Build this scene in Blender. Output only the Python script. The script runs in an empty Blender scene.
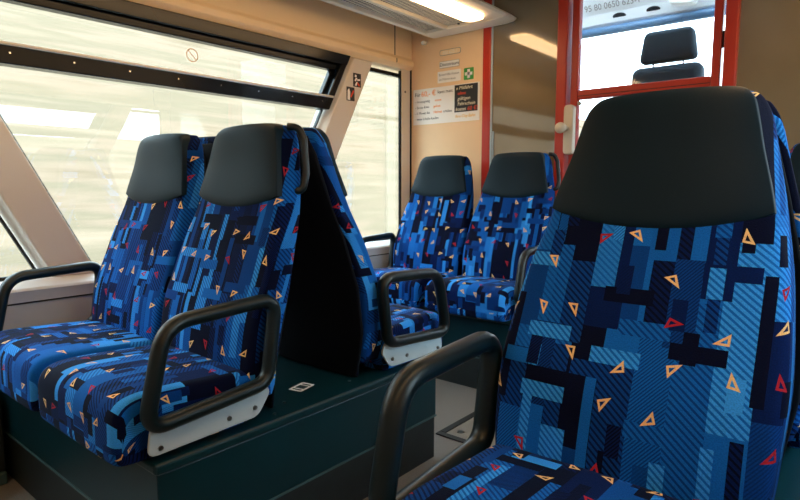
import bpy, bmesh, math, random
from mathutils import Vector, Matrix
random.seed(7)
scene = bpy.context.scene
COL = scene.collection

# ---------------------------------------------------------------- camera
FPX = 575.0
PITCH = math.atan(63.0 / FPX)
YAW = math.atan(478.0 / math.hypot(FPX, 63.0))
cam_data = bpy.data.cameras.new('camera')
cam_data.sensor_fit = 'HORIZONTAL'
cam_data.sensor_width = 36.0
cam_data.lens = 36.0 * FPX / 800.0
cam_data.clip_start = 0.02
cam_data.dof.use_dof = True
cam_data.dof.focus_distance = 1.25
cam_data.dof.aperture_fstop = 18.0
cam = bpy.data.objects.new('camera', cam_data)
COL.objects.link(cam)
cam.location = (0, 0, 0.98)
cam.rotation_euler = (math.pi / 2 - PITCH, 0, YAW)
scene.camera = cam

# ---------------------------------------------------------------- sky, light, exposure
world = bpy.data.worlds.new('overcast_sky')
scene.world = world
world.use_nodes = True
wbg = world.node_tree.nodes['Background']
wbg.inputs[0].default_value = (0.68, 0.87, 1.0, 1)
SKY = 8.0
wbg.inputs[1].default_value = SKY
LAMP = 6.5
scene.view_settings.view_transform = 'Standard'
scene.view_settings.look = 'None'
scene.view_settings.exposure = 0.45
scene.view_settings.gamma = 1.0
scene.view_settings.use_curve_mapping = False
scene.cycles.max_bounces = 10
scene.cycles.diffuse_bounces = 5
scene.cycles.glossy_bounces = 4
scene.cycles.transparent_max_bounces = 12
scene.cycles.sample_clamp_indirect = 6.0
scene.cycles.caustics_reflective = False
scene.cycles.caustics_refractive = False

# ---------------------------------------------------------------- material helpers
def mat(name, color, rough=0.5, metal=0.0, spec=0.5, coat=0.0, sheen=0.0, bump=0.0, bump_scale=200.0,
        var=0.0, var_scale=6.0, emit=None, emit_s=0.0, coat_ior=1.5):
    m = bpy.data.materials.new(name)
    m.use_nodes = True
    nt = m.node_tree
    b = nt.nodes['Principled BSDF']
    b.inputs['Base Color'].default_value = (*color, 1)
    b.inputs['Roughness'].default_value = rough
    b.inputs['Metallic'].default_value = metal
    b.inputs['Specular IOR Level'].default_value = spec
    b.inputs['Coat Weight'].default_value = coat
    b.inputs['Coat Roughness'].default_value = 0.04
    b.inputs['Coat IOR'].default_value = coat_ior
    b.inputs['Sheen Weight'].default_value = sheen
    if emit:
        b.inputs['Emission Color'].default_value = (*emit, 1)
        b.inputs['Emission Strength'].default_value = emit_s
    tc = nt.nodes.new('ShaderNodeTexCoord')
    if var > 0:
        n = nt.nodes.new('ShaderNodeTexNoise')
        n.inputs['Scale'].default_value = var_scale
        n.inputs['Detail'].default_value = 4
        nt.links.new(tc.outputs['Object'], n.inputs['Vector'])
        r = nt.nodes.new('ShaderNodeValToRGB')
        r.color_ramp.elements[0].position = 0.3
        r.color_ramp.elements[1].position = 0.7
        r.color_ramp.elements[0].color = (*[c * (1 - var) for c in color], 1)
        r.color_ramp.elements[1].color = (*[min(1, c * (1 + var)) for c in color], 1)
        nt.links.new(n.outputs['Fac'], r.inputs['Fac'])
        nt.links.new(r.outputs['Color'], b.inputs['Base Color'])
    if bump > 0:
        n2 = nt.nodes.new('ShaderNodeTexNoise')
        n2.inputs['Scale'].default_value = bump_scale
        n2.inputs['Detail'].default_value = 3
        nt.links.new(tc.outputs['Object'], n2.inputs['Vector'])
        bp = nt.nodes.new('ShaderNodeBump')
        bp.inputs['Strength'].default_value = bump
        bp.inputs['Distance'].default_value = 0.002
        nt.links.new(n2.outputs['Fac'], bp.inputs['Height'])
        nt.links.new(bp.outputs['Normal'], b.inputs['Normal'])
    return m

class N:
    """tiny expression wrapper over Math nodes"""
    nt = None
    def __init__(s, sock): s.s = sock
    @staticmethod
    def op(o, *a):
        n = N.nt.nodes.new('ShaderNodeMath'); n.operation = o
        for i, x in enumerate(a):
            if isinstance(x, N): N.nt.links.new(x.s, n.inputs[i])
            else: n.inputs[i].default_value = x
        return N(n.outputs[0])
    def __add__(s, o): return N.op('ADD', s, o)
    def __radd__(s, o): return N.op('ADD', o, s)
    def __sub__(s, o): return N.op('SUBTRACT', s, o)
    def __rsub__(s, o): return N.op('SUBTRACT', o, s)
    def __mul__(s, o): return N.op('MULTIPLY', s, o)
    def __rmul__(s, o): return N.op('MULTIPLY', o, s)
    def __truediv__(s, o): return N.op('DIVIDE', s, o)
    def __gt__(s, o): return N.op('GREATER_THAN', s, o)
    def __lt__(s, o): return N.op('LESS_THAN', s, o)
    def __neg__(s): return N.op('MULTIPLY', s, -1.0)
    def floor(s): return N.op('FLOOR', s)
    def fract(s): return N.op('FRACT', s)
    def sin(s): return N.op('SINE', s)
    def cos(s): return N.op('COSINE', s)
    def max(s, o): return N.op('MAXIMUM', s, o)
    def sel(s, a, b): return b + s * (a - b)      # s ? a : b

def rnd3(a, b, c):
    v = N.nt.nodes.new('ShaderNodeCombineXYZ')
    for i, x in enumerate((a, b, c)):
        if isinstance(x, N): N.nt.links.new(x.s, v.inputs[i])
        else: v.inputs[i].default_value = x
    w = N.nt.nodes.new('ShaderNodeTexWhiteNoise'); w.noise_dimensions = '3D'
    N.nt.links.new(v.outputs[0], w.inputs['Vector'])
    sp = N.nt.nodes.new('ShaderNodeSeparateColor')
    N.nt.links.new(w.outputs['Color'], sp.inputs[0])
    return [N(sp.outputs[i]) for i in range(3)]

def fabric_material():
    m = bpy.data.materials.new('moquette_fabric')
    m.use_nodes = True
    nt = m.node_tree; N.nt = nt
    b = nt.nodes['Principled BSDF']
    tc = nt.nodes.new('ShaderNodeTexCoord')
    sx = nt.nodes.new('ShaderNodeSeparateXYZ')
    nt.links.new(tc.outputs['UV'], sx.inputs[0])
    oi = nt.nodes.new('ShaderNodeObjectInfo')
    r = N(oi.outputs['Random'])
    u = N(sx.outputs[0]) + r * 7.31 + 3.0
    v = N(sx.outputs[1]) + (r * 13.7).fract() * 3.1 + 5.0
    def layer(cw, ch, seed):
        c = (u / cw).floor()
        o = rnd3(c, 0.5, seed)
        rw = (v / ch + o[0] * 6.0).floor()
        return rnd3(c, rw, seed + 1.7)
    def bars(cw, ch, seed):
        rw = (v / ch).floor()
        o = rnd3(rw, 0.5, seed)
        c = (u / cw + o[0] * 6.0).floor()
        return rnd3(c, rw, seed + 2.3)
    A = layer(0.058, 0.30, 1.0)
    B = layer(0.046, 0.150, 11.0)
    Cc = layer(0.024, 0.052, 23.0)
    D = bars(0.085, 0.027, 37.0)
    E = layer(0.019, 0.20, 53.0)
    t, h = A[0], A[2]
    for L, th in ((B, 0.60), (E, 0.74), (D, 0.86), (Cc, 0.90)):
        k = L[1] > th
        t = k.sel(L[0], t); h = k.sel(L[2], h)
    # diagonal and horizontal hatching woven into some blocks
    st = (((u * 0.62 + v * 0.78) / 0.0085).fract() < 0.42) * (h > 0.55)
    st2 = (((u * -0.75 + v * 0.66) / 0.0045).fract() < 0.5) * (h < 0.38) * 0.6
    t2 = t - st * 0.20 - st2 * 0.16
    ramp = nt.nodes.new('ShaderNodeValToRGB')
    cr = ramp.color_ramp; cr.interpolation = 'LINEAR'
    stops = [(0.0, FB[0]), (0.24, FB[0]), (0.27, FB[1]), (0.42, FB[1]), (0.46, FB[2]), (0.62, FB[2]), (0.66, FB[3]), (0.84, FB[3]), (0.88, FB[4])]
    while len(cr.elements) < len(stops): cr.elements.new(0.5)
    for e, (p, c) in zip(cr.elements, stops):
        e.position = p; e.color = (*c, 1)
    nt.links.new(t2.s, ramp.inputs['Fac'])
    col = ramp.outputs['Color']
    def tri(cell, du, dv, seed, th):
        uu = (u + du) / cell; vv = (v + dv) / cell
        ci, cj = uu.floor(), vv.floor()
        k = rnd3(ci, cj, seed); q = rnd3(ci, cj, seed + 5.0)
        x = (uu.fract() - 0.5 - (k[0] - 0.5) * 0.42) * cell
        y = (vv.fract() - 0.5 - (k[1] - 0.5) * 0.42) * cell
        an = (q[0] * 4.0).floor() * (math.pi / 2) + (q[1] - 0.5) * 0.7
        cs, sn = an.cos(), an.sin()
        a, bb = 0.020, 0.025
        xr = x * cs - y * sn + a / 3
        yr = x * sn + y * cs + bb / 3
        d = (-xr).max(-yr).max((xr / a + yr / bb - 1.0) * (a * bb / math.hypot(a, bb)))
        ring = (d < 0.0) * (d > -0.0038)
        return ring * (k[2] < th), q[2]
    for args in ((0.080, 0.0, 0.0, 71.0, 0.86),):
        msk, cc = tri(*args)
        mc = nt.nodes.new('ShaderNodeMix'); mc.data_type = 'RGBA'
        mc.inputs['A'].default_value = (0.40, 0.018, 0.035, 1)
        mc.inputs['B'].default_value = (0.90, 0.56, 0.24, 1)
        nt.links.new((cc > 0.42).s, mc.inputs['Factor'])
        mx = nt.nodes.new('ShaderNodeMix'); mx.data_type = 'RGBA'
        nt.links.new(msk.s, mx.inputs['Factor'])
        nt.links.new(col, mx.inputs['A']); nt.links.new(mc.outputs['Result'], mx.inputs['B'])
        col = mx.outputs['Result']
    # pile
    nz = nt.nodes.new('ShaderNodeTexNoise'); nz.inputs['Scale'].default_value = 420; nz.inputs['Detail'].default_value = 2
    nt.links.new(tc.outputs['UV'], nz.inputs['Vector'])
    mul = nt.nodes.new('ShaderNodeMix'); mul.data_type = 'RGBA'; mul.blend_type = 'MULTIPLY'; mul.inputs['Factor'].default_value = 0.5
    r2 = nt.nodes.new('ShaderNodeValToRGB')
    r2.color_ramp.elements[0].position = 0.3; r2.color_ramp.elements[0].color = (0.45, 0.45, 0.45, 1)
    r2.color_ramp.elements[1].position = 0.65; r2.color_ramp.elements[1].color = (1, 1, 1, 1)
    nt.links.new(nz.outputs['Fac'], r2.inputs['Fac'])
    nt.links.new(col, mul.inputs['A']); nt.links.new(r2.outputs['Color'], mul.inputs['B'])
    nt.links.new(mul.outputs['Result'], b.inputs['Base Color'])
    b.inputs['Roughness'].default_value = 0.85
    b.inputs['Specular IOR Level'].default_value = 0.08
    b.inputs['Sheen Weight'].default_value = 0.04
    b.inputs['Sheen Roughness'].default_value = 0.4
    b.inputs['Sheen Tint'].default_value = (0.45, 0.7, 1.0, 1)
    bp = nt.nodes.new('ShaderNodeBump'); bp.inputs['Strength'].default_value = 0.35; bp.inputs['Distance'].default_value = 0.002
    nt.links.new(nz.outputs['Fac'], bp.inputs['Height'])
    nt.links.new(bp.outputs['Normal'], b.inputs['Normal'])
    return m

# five woven blues, dark to light
FB = [(0.001, 0.003, 0.020), (0.001, 0.011, 0.080), (0.002, 0.050, 0.25), (0.006, 0.130, 0.52), (0.038, 0.32, 0.90)]

def glass_material(name, tint=(0.93, 0.95, 0.93), f0=0.09):
    m = bpy.data.materials.new(name); m.use_nodes = True
    nt = m.node_tree; nt.nodes.clear(); N.nt = nt
    out = nt.nodes.new('ShaderNodeOutputMaterial')
    tr = nt.nodes.new('ShaderNodeBsdfTransparent'); tr.inputs[0].default_value = (*tint, 1)
    gl = nt.nodes.new('ShaderNodeBsdfGlossy'); gl.inputs['Roughness'].default_value = 0.0
    g = nt.nodes.new('ShaderNodeNewGeometry')
    dt = nt.nodes.new('ShaderNodeVectorMath'); dt.operation = 'DOT_PRODUCT'
    nt.links.new(g.outputs['Incoming'], dt.inputs[0]); nt.links.new(g.outputs['Normal'], dt.inputs[1])
    c = 1.0 - N.op('ABSOLUTE', N(dt.outputs['Value']))
    fr = N.op('POWER', c, 5.0) * (1 - f0) + f0
    mx = nt.nodes.new('ShaderNodeMixShader')
    nt.links.new(fr.s, mx.inputs[0]); nt.links.new(tr.outputs[0], mx.inputs[1]); nt.links.new(gl.outputs[0], mx.inputs[2])
    nt.links.new(mx.outputs[0], out.inputs[0])
    return m

def streak_material(name, cols, sx, sy, sz):
    """pale vegetation seen as long horizontal streaks: strongly stretched noise along the track"""
    m = bpy.data.materials.new(name); m.use_nodes = True
    nt = m.node_tree; b = nt.nodes['Principled BSDF']
    b.inputs['Roughness'].default_value = 1.0; b.inputs['Specular IOR Level'].default_value = 0.0
    tc = nt.nodes.new('ShaderNodeTexCoord')
    mp = nt.nodes.new('ShaderNodeMapping'); mp.inputs['Scale'].default_value = (sx, sy, sz)
    nt.links.new(tc.outputs['Object'], mp.inputs[0])
    n = nt.nodes.new('ShaderNodeTexNoise'); n.inputs['Scale'].default_value = 1.0; n.inputs['Detail'].default_value = 3.5; n.inputs['Roughness'].default_value = 0.55
    nt.links.new(mp.outputs[0], n.inputs['Vector'])
    r = nt.nodes.new('ShaderNodeValToRGB')
    while len(r.color_ramp.elements) < len(cols): r.color_ramp.elements.new(0.5)
    for e, (p, c) in zip(r.color_ramp.elements, cols): e.position = p; e.color = (*c, 1)
    nt.links.new(n.outputs['Fac'], r.inputs['Fac']); nt.links.new(r.outputs['Color'], b.inputs['Base Color'])
    return m

M = {}
M['fabric'] = fabric_material()
M['leather'] = mat('headrest_leatherette', (0.002, 0.013, 0.023), 0.5, spec=0.14, bump=0.12, bump_scale=350)
M['shell'] = mat('seat_back_shell', (0.002, 0.004, 0.009), 0.7, spec=0.15, bump=0.1)
M['tube'] = mat('armrest_rubber', (0.002, 0.009, 0.012), 0.36, spec=0.4, bump=0.05, bump_scale=300)
M['plate'] = mat('grey_painted_metal', (0.44, 0.53, 0.58), 0.4, bump=0.05)
M['screw'] = mat('steel_screw', (0.25, 0.25, 0.25), 0.3, 1.0)
M['teal'] = mat('plinth_laminate', (0.002, 0.026, 0.036), 0.32, spec=0.35, var=0.12, bump=0.06, bump_scale=250)
M['tealdk'] = mat('plinth_kick', (0.006, 0.012, 0.014), 0.55, var=0.2, var_scale=20)
M['edge'] = mat('plinth_edge_strip', (0.05, 0.11, 0.12), 0.35)
M['cream'] = mat('cream_wall_panel', (0.90, 0.63, 0.37), 0.5, var=0.03)
M['creamdk'] = mat('cove_panel', (0.93, 0.70, 0.43), 0.5)
M['pillar'] = mat('pillar_plastic', (0.70, 0.64, 0.56), 0.42)
M['grey'] = mat('grey_wall_lining', (0.42, 0.44, 0.48), 0.5, var=0.05)
M['ledge'] = mat('sill_plastic', (0.66, 0.68, 0.70), 0.4)
M['black'] = mat('window_frame_black', (0.004, 0.007, 0.011), 0.2, spec=0.25)
M['rubber'] = mat('black_rubber', (0.008, 0.010, 0.012), 0.6)
M['bright'] = mat('aluminium_trim', (0.85, 0.87, 0.90), 0.18, 1.0)
M['red'] = mat('red_door_paint', (0.46, 0.026, 0.011), 0.38)
M['panel'] = mat('glossy_partition', (0.20, 0.15, 0.085), 0.07, spec=0.6, coat=1.0, coat_ior=1.7, var=0.1, var_scale=3)
M['floor'] = mat('floor_vinyl', (0.19, 0.178, 0.168), 0.36, var=0.22, var_scale=260)
M['hatch'] = mat('hatch_lid', (0.21, 0.195, 0.17), 0.4, var=0.2, var_scale=260)
M['raft'] = mat('raft_plastic', (0.86, 0.79, 0.66), 0.4)
M['slot'] = mat('grille_recess', (0.03, 0.028, 0.025), 0.7)
M['lens'] = mat('lamp_lens', (0.9, 0.88, 0.8), 0.3, emit=(1.0, 0.62, 0.30), emit_s=LAMP)
M['ceil'] = mat('ceiling_panel', (0.74, 0.70, 0.62), 0.6)
M['cabwall'] = mat('cab_lining', (0.82, 0.84, 0.85), 0.5)
M['cabdark'] = mat('cab_dark', (0.02, 0.025, 0.03), 0.5)
M['blind'] = mat('cab_sun_blind', (0.09, 0.20, 0.36), 0.35, coat=0.3)
M['cabseat'] = mat('cab_seat_cloth', (0.010, 0.030, 0.050), 0.8, bump=0.2)
M['white'] = mat('white_sticker', (0.92, 0.90, 0.86), 0.4)
M['beige'] = mat('beige_handle_plastic', (0.66, 0.58, 0.45), 0.38)
M['ink'] = mat('black_ink', (0.02, 0.022, 0.025), 0.5)
M['greyink'] = mat('grey_ink', (0.30, 0.28, 0.26), 0.5)
M['orange'] = mat('orange_ink', (0.92, 0.30, 0.02), 0.5)
M['yellow'] = mat('yellow_ink', (0.85, 0.50, 0.05), 0.5)
M['redink'] = mat('red_ink', (0.80, 0.07, 0.02), 0.5)
M['creamink'] = mat('cream_ink', (0.88, 0.80, 0.60), 0.5)
M['green'] = mat('first_aid_green', (0.05, 0.33, 0.07), 0.4)
M['glass'] = glass_material('window_glass')
M['doorglass'] = glass_material('door_glass', (0.95, 0.96, 0.97), 0.03)
M['bank'] = streak_material('dry_grass_bank', [(0.30, (0.130, 0.095, 0.058)), (0.44, (0.215, 0.152, 0.108)), (0.54, (0.165, 0.127, 0.086)), (0.70, (0.255, 0.182, 0.130))], 1.2, 0.22, 3.6)
M['ballast'] = mat('track_ballast', (0.35, 0.32, 0.28), 0.9, var=0.3, var_scale=8)

# ---------------------------------------------------------------- geometry helpers
def empty(name, loc, label=None, cat=None, group=None, rz=0.0):
    o = bpy.data.objects.new(name, None); COL.objects.link(o)
    o.location = loc; o.rotation_euler = (0, 0, rz); o.empty_display_size = 0.05
    tag(o, label, cat, group)
    return o

def tag(o, label=None, cat=None, group=None, kind=None):
    if label: o['label'] = label
    if cat: o['category'] = cat
    if group: o['group'] = group
    if kind: o['kind'] = kind
    return o

def mesh_obj(name, bm, m, parent=None, smooth=False, bevel=0.0, subsurf=0, segs=2):
    me = bpy.data.meshes.new(name)
    bmesh.ops.recalc_face_normals(bm, faces=bm.faces)
    bm.to_mesh(me); bm.free()
    o = bpy.data.objects.new(name, me); COL.objects.link(o)
    if m: me.materials.append(m)
    if smooth:
        for p in me.polygons: p.use_smooth = True
    if bevel > 0:
        md = o.modifiers.new('bevel', 'BEVEL'); md.width = bevel; md.segments = segs; md.limit_method = 'ANGLE'
        md.harden_normals = False
    if subsurf:
        md = o.modifiers.new('subdivision', 'SUBSURF'); md.levels = subsurf; md.render_levels = subsurf
    if parent: o.parent = parent
    return o

def struct(name, bm, m, parent=None, **k):
    o = mesh_obj(name, bm, m, parent, **k)
    if parent is None: o['kind'] = 'structure'
    return o

def add_box(bm, x0, x1, y0, y1, z0, z1):
    v = [bm.verts.new((x, y, z)) for z in (z0, z1) for y in (y0, y1) for x in (x0, x1)]
    for f in ((0, 1, 3, 2), (4, 6, 7, 5), (0, 4, 5, 1), (2, 3, 7, 6), (0, 2, 6, 4), (1, 5, 7, 3)):
        bm.faces.new([v[i] for i in f])
    return v

def box(*a):
    bm = bmesh.new(); add_box(bm, *a); return bm

def add_prism(bm, pts, axis, a, b):
    """pts: 2-D outline in the plane across axis ('x': (y,z), 'y': (x,z), 'z': (x,y)), extruded a..b"""
    def P(p, t):
        return {'x': (t, p[0], p[1]), 'y': (p[0], t, p[1]), 'z': (p[0], p[1], t)}[axis]
    A = [bm.verts.new(P(p, a)) for p in pts]; B = [bm.verts.new(P(p, b)) for p in pts]
    bm.faces.new(A); bm.faces.new(B)
    n = len(pts)
    for i in range(n):
        bm.faces.new((A[i], A[(i + 1) % n], B[(i + 1) % n], B[i]))

def prism(pts, axis, a, b):
    bm = bmesh.new(); add_prism(bm, pts, axis, a, b); return bm

def hexa(bm, near, far):
    """near/far: four 3-D points each, joined into a box-like solid"""
    A = [bm.verts.new(p) for p in near]; B = [bm.verts.new(p) for p in far]
    bm.faces.new(A); bm.faces.new(B)
    for i in range(4): bm.faces.new((A[i], A[(i + 1) % 4], B[(i + 1) % 4], B[i]))

def rounded(pts, r, n=5, closed=True):
    """round the corners of a polyline (any dimension); r may be one radius or one per corner"""
    out = []; k = len(pts); V = [Vector(p) for p in pts]
    for i in range(k):
        if not closed and i in (0, k - 1):
            out.append(V[i]); continue
        a, p, c = V[i - 1], V[i], V[(i + 1) % k]
        d1, d2 = (a - p), (c - p)
        ri = r[i] if isinstance(r, (list, tuple)) else r
        t = min(ri / max(math.tan(d1.angle(d2) / 2), 0.05), d1.length * 0.48, d2.length * 0.48)
        s, e = p + d1.normalized() * t, p + d2.normalized() * t
        for j in range(n + 1):
            u = j / n
            out.append(s * (1 - u) ** 2 + p * 2 * u * (1 - u) + e * u * u)
    return out

def tube(path, ra, rb, closed, wide=(1, 0, 0), n=10, cap=True):
    """sweep an ellipse along path: ra along the fixed direction `wide`, rb across it"""
    bm = bmesh.new(); P = [Vector(p) for p in path]; k = len(P); W = Vector(wide).normalized()
    rings = []
    for i in range(k):
        a = P[i - 1] if (closed or i > 0) else P[i]
        c = P[(i + 1) % k] if (closed or i < k - 1) else P[i]
        T = (c - a).normalized(); w = (W - T * W.dot(T))
        w = w.normalized() if w.length > 1e-4 else T.orthogonal().normalized()
        q = T.cross(w)
        rings.append([bm.verts.new(P[i] + w * ra * math.cos(2 * math.pi * j / n) + q * rb * math.sin(2 * math.pi * j / n)) for j in range(n)])
    m = k if closed else k - 1
    for i in range(m):
        A, B = rings[i], rings[(i + 1) % k]
        for j in range(n): bm.faces.new((A[j], A[(j + 1) % n], B[(j + 1) % n], B[j]))
    if not closed and cap:
        bm.faces.new(rings[0]); bm.faces.new(rings[-1])
    return bm

def disc(bm, c, r, axis, depth, n=12):
    ax = Vector(axis).normalized(); u = ax.orthogonal().normalized(); w = ax.cross(u); c = Vector(c)
    A = [bm.verts.new(c + (u * math.cos(2 * math.pi * i / n) + w * math.sin(2 * math.pi * i / n)) * r) for i in range(n)]
    B = [bm.verts.new(v.co + ax * depth) for v in A]
    bm.faces.new(A); bm.faces.new(B)
    for i in range(n): bm.faces.new((A[i], A[(i + 1) % n], B[(i + 1) % n], B[i]))

def lerp_table(tab, x):
    if x <= tab[0][0]: return tab[0][1]
    for (a, va), (b, vb) in zip(tab, tab[1:]):
        if x <= b:
            t = (x - a) / (b - a); t = t * t * (3 - 2 * t) * 0.35 + t * 0.65
            return va + (vb - va) * t
    return tab[-1][1]

# ---------------------------------------------------------------- the car body
XL, XR, YE, YB, ZC = -2.345, 0.485, 2.95, -1.6, 2.12
XM = (XL + XR) / 2
ZS, ZT = 0.645, 1.70         # window sill and head

struct('floor', box(XL - 0.1, XR + 0.1, YB, YE + 1.6, -0.06, 0.0), M['floor'])
struct('ceiling', box(XL - 0.1, XR + 0.1, YB, YE + 0.02, ZC, ZC + 0.06), M['ceil'])
struct('wall_back_unseen', box(XL - 0.1, XR + 0.1, YB - 0.06, YB, 0, ZC), M['grey'])  # unseen, set close and grey to cut light on the seat fronts

# pillars: left edge and right edge (y at z=ZS, slope dy/dz), lean
def pil(y_left, y_right, slope): return (y_left, y_right, slope)
PIL_A = pil(0.815, 0.969, -0.50)      # left pillar in view, leaning back towards the camera as it rises
PIL_B = pil(1.861, 2.018, 0.535)      # pillar with the pictograms
PIL_C = pil(-0.92, -0.765, 0.50)
PIL_D = pil(-1.80, -1.645, -0.50)
PILLARS = [PIL_A, PIL_B, PIL_C]

def side_wall(side):
    sx = XL if side == 'left' else XR
    s = -1.0 if side == 'left' else 1.0         # outwards
    X = lambda d: sx + s * d                     # d metres outwards of the inner face
    def bx(y0, y1, z0, z1, d0, d1): return box(min(X(d0), X(d1)), max(X(d0), X(d1)), y0, y1, z0, z1)
    w = struct('wall_' + side, bx(YB, YE + 1.6, 0.0, ZS - 0.03, -0.05, 0.12), M['grey'])
    # ledge under the windows, with a shallow fall into the car
    bm = bmesh.new()
    add_prism(bm, [(X(-0.052), ZS - 0.032), (X(-0.045), ZS - 0.022), (X(0.0), ZS), (X(0.12), ZS), (X(0.12), ZS - 0.032)], 'y', YB, YE)
    mesh_obj('ledge', bm, M['ledge'], w, bevel=0.003)
    bm = bmesh.new()
    add_box(bm, min(X(-0.053), X(-0.048)), max(X(-0.053), X(-0.048)), YB, YE, ZS - 0.075, ZS - 0.070)
    mesh_obj('panel_joint', bm, M['rubber'], w)
    # header with its cove
    bm = bmesh.new()
    add_prism(bm, [(X(0.0), ZT + 0.012), (X(0.12), ZT + 0.012), (X(0.12), ZC), (X(-0.006), ZC), (X(-0.006), 1.785), (X(-0.022), 1.765), (X(-0.022), 1.738)], 'y', YB, YE)
    mesh_obj('cove_panel', bm, M['creamdk'], w, bevel=0.004)
    bm = bmesh.new()
    a, b = sorted((X(-0.0068), X(-0.0055))); add_box(bm, a, b, 2.777, 2.785, 1.785, ZC)
    a, b = sorted((X(-0.0226), X(-0.0215))); add_box(bm, a, b, 2.777, 2.785, 1.739, 1.764)
    mesh_obj('panel_joint', bm, M['rubber'], w)
    for (yl, yr, sl) in PILLARS:
        h = ZT + 0.012 - ZS
        fl = 0.045 if sl > 0 else 0.028
        near = [(X(0), yl, ZS), (X(0), yr, ZS), (X(0), yr + sl * h, ZS + h), (X(0), yl + sl * h, ZS + h)]
        far = [(X(0.10), yl - fl, ZS), (X(0.10), yr + 0.012, ZS), (X(0.10), yr + 0.012 + sl * h, ZS + h), (X(0.10), yl - fl + sl * h, ZS + h)]
        bm = bmesh.new(); hexa(bm, near, far)
        mesh_obj('pillar', bm, M['pillar'], w, bevel=0.006)
    return w, X

def slant_window(n, X, yl0, yl1, yr0, yr1, hopper, label_frame=True, ztop=None):
    """trapezoid window: y of left/right edges at the sill (0) and at the head (1)"""
    zt = ZT if ztop is None else ztop
    def L(z): return yl0 + (yl1 - yl0) * (z - ZS) / (ZT - ZS)
    def R(z): return yr0 + (yr1 - yr0) * (z - ZS) / (ZT - ZS)
    d0, d1 = 0.062, 0.068
    bm = bmesh.new()
    hexa(bm, [(X(d0), L(ZS), ZS), (X(d0), R(ZS), ZS), (X(d0), R(zt), zt), (X(d0), L(zt), zt)],
             [(X(d1), L(ZS), ZS), (X(d1), R(ZS), ZS), (X(d1), R(zt), zt), (X(d1), L(zt), zt)])
    p = struct('window_%d' % n, bm, M['glass'])
    def bar(name, za, zb, da, db, m, ya=0.0, yb=0.0, bev=0.004):
        bm = bmesh.new()
        hexa(bm, [(X(da), L(za) + ya, za), (X(da), R(za) - yb, za), (X(da), R(zb) - yb, zb), (X(da), L(zb) + ya, zb)],
                 [(X(db), L(za) + ya, za), (X(db), R(za) - yb, za), (X(db), R(zb) - yb, zb), (X(db), L(zb) + ya, zb)])
        return mesh_obj(name, bm, m, p, bevel=bev)
    if hopper:
        bar('frame_top', 1.655, 1.712, 0.060, -0.012, M['black'])
        bar('frame_top_step', 1.622, 1.656, 0.060, 0.012, M['black'])
        bar('rail', 1.402, 1.466, 0.060, -0.004, M['black'])
        mesh_obj('rail_highlight', tube([(X(-0.006), L(1.471) + 0.008, 1.471), (X(-0.006), R(1.471) - 0.008, 1.471)], 0.0065, 0.0065, False, (1, 0, 0), 12), M['white'], p, smooth=True)  # white bar standing in for the bright highlight along the rail
        bar('rail_seal', 1.474, 1.484, 0.060, 0.020, M['rubber'])
        for side in (0, 1):
            F = R if side else L; k = -1 if side else 1
            za, zb = 1.40, 1.70; wd = 0.045 * k
            bm = bmesh.new()
            hexa(bm, [(X(-0.008), F(za), za), (X(-0.008), F(za) + wd, za), (X(-0.008), F(zb) + wd, zb), (X(-0.008), F(zb), zb)],
                     [(X(0.06), F(za), za), (X(0.06), F(za) + wd, za), (X(0.06), F(zb) + wd, zb), (X(0.06), F(zb), zb)])
            mesh_obj('frame_side', bm, M['black'], p, bevel=0.004)
            bm = bmesh.new(); wd2 = 0.068 * k
            za, zb = 1.475, 1.63
            hexa(bm, [(X(0.03), F(za) + wd, za), (X(0.03), F(za) + wd2, za), (X(0.03), F(zb) + wd2, zb), (X(0.03), F(zb) + wd, zb)],
                     [(X(0.06), F(za) + wd, za), (X(0.06), F(za) + wd2, za), (X(0.06), F(zb) + wd2, zb), (X(0.06), F(zb) + wd, zb)])
            mesh_obj('frame_side_inner', bm, M['black'], p, bevel=0.002)
        y = L(1.44) + 0.14
        while y < R(1.44) - 0.05:
            bm = bmesh.new(); disc(bm, (X(-0.003), y, 1.440), 0.0035, (X(-1) - X(0), 0, 0), 0.003, 8)
            mesh_obj('bolt', bm, M['bright'], p); y += 0.208
    else:
        bar('frame_top', zt - 0.022, zt + 0.002, 0.060, 0.035, M['black'])
    bar('frame_bottom', ZS, ZS + 0.014, 0.061, 0.045, M['rubber'])
    # thin seal down both slanted edges
    for F, k in ((L, 1), (R, -1)):
        bm = bmesh.new(); wd = 0.010 * k; zb = zt if not hopper else 1.40
        hexa(bm, [(X(0.045), F(ZS), ZS), (X(0.045), F(ZS) + wd, ZS), (X(0.045), F(zb) + wd, zb), (X(0.045), F(zb), zb)],
                 [(X(0.061), F(ZS), ZS), (X(0.061), F(ZS) + wd, ZS), (X(0.061), F(zb) + wd, zb), (X(0.061), F(zb), zb)])
        mesh_obj('frame_seal', bm, M['rubber'], p)
    return p

wall_left, XLf = side_wall('left')
wall_right, XRf = side_wall('right')
H = ZT - ZS
def redge(p): return p[1] + 0.008, p[1] + 0.008 + p[2] * H      # glass starts at the right edge of pillar p
def ledge_(p): 
    f = 0.028 if p[2] < 0 else 0.040
    return p[0] - f, p[0] - f + p[2] * H
for i, Xf in enumerate((XLf, XRf)):
    k = i * 4
    slant_window(k + 1, Xf, *redge(PIL_A), *ledge_(PIL_B), True)
    if i == 0: slant_window(k + 2, Xf, *redge(PIL_C), *ledge_(PIL_A), False)
    r = redge(PIL_B)
    slant_window(k + 3, Xf, r[0], r[1], 2.93, 2.93, False, ztop=1.690)
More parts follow.
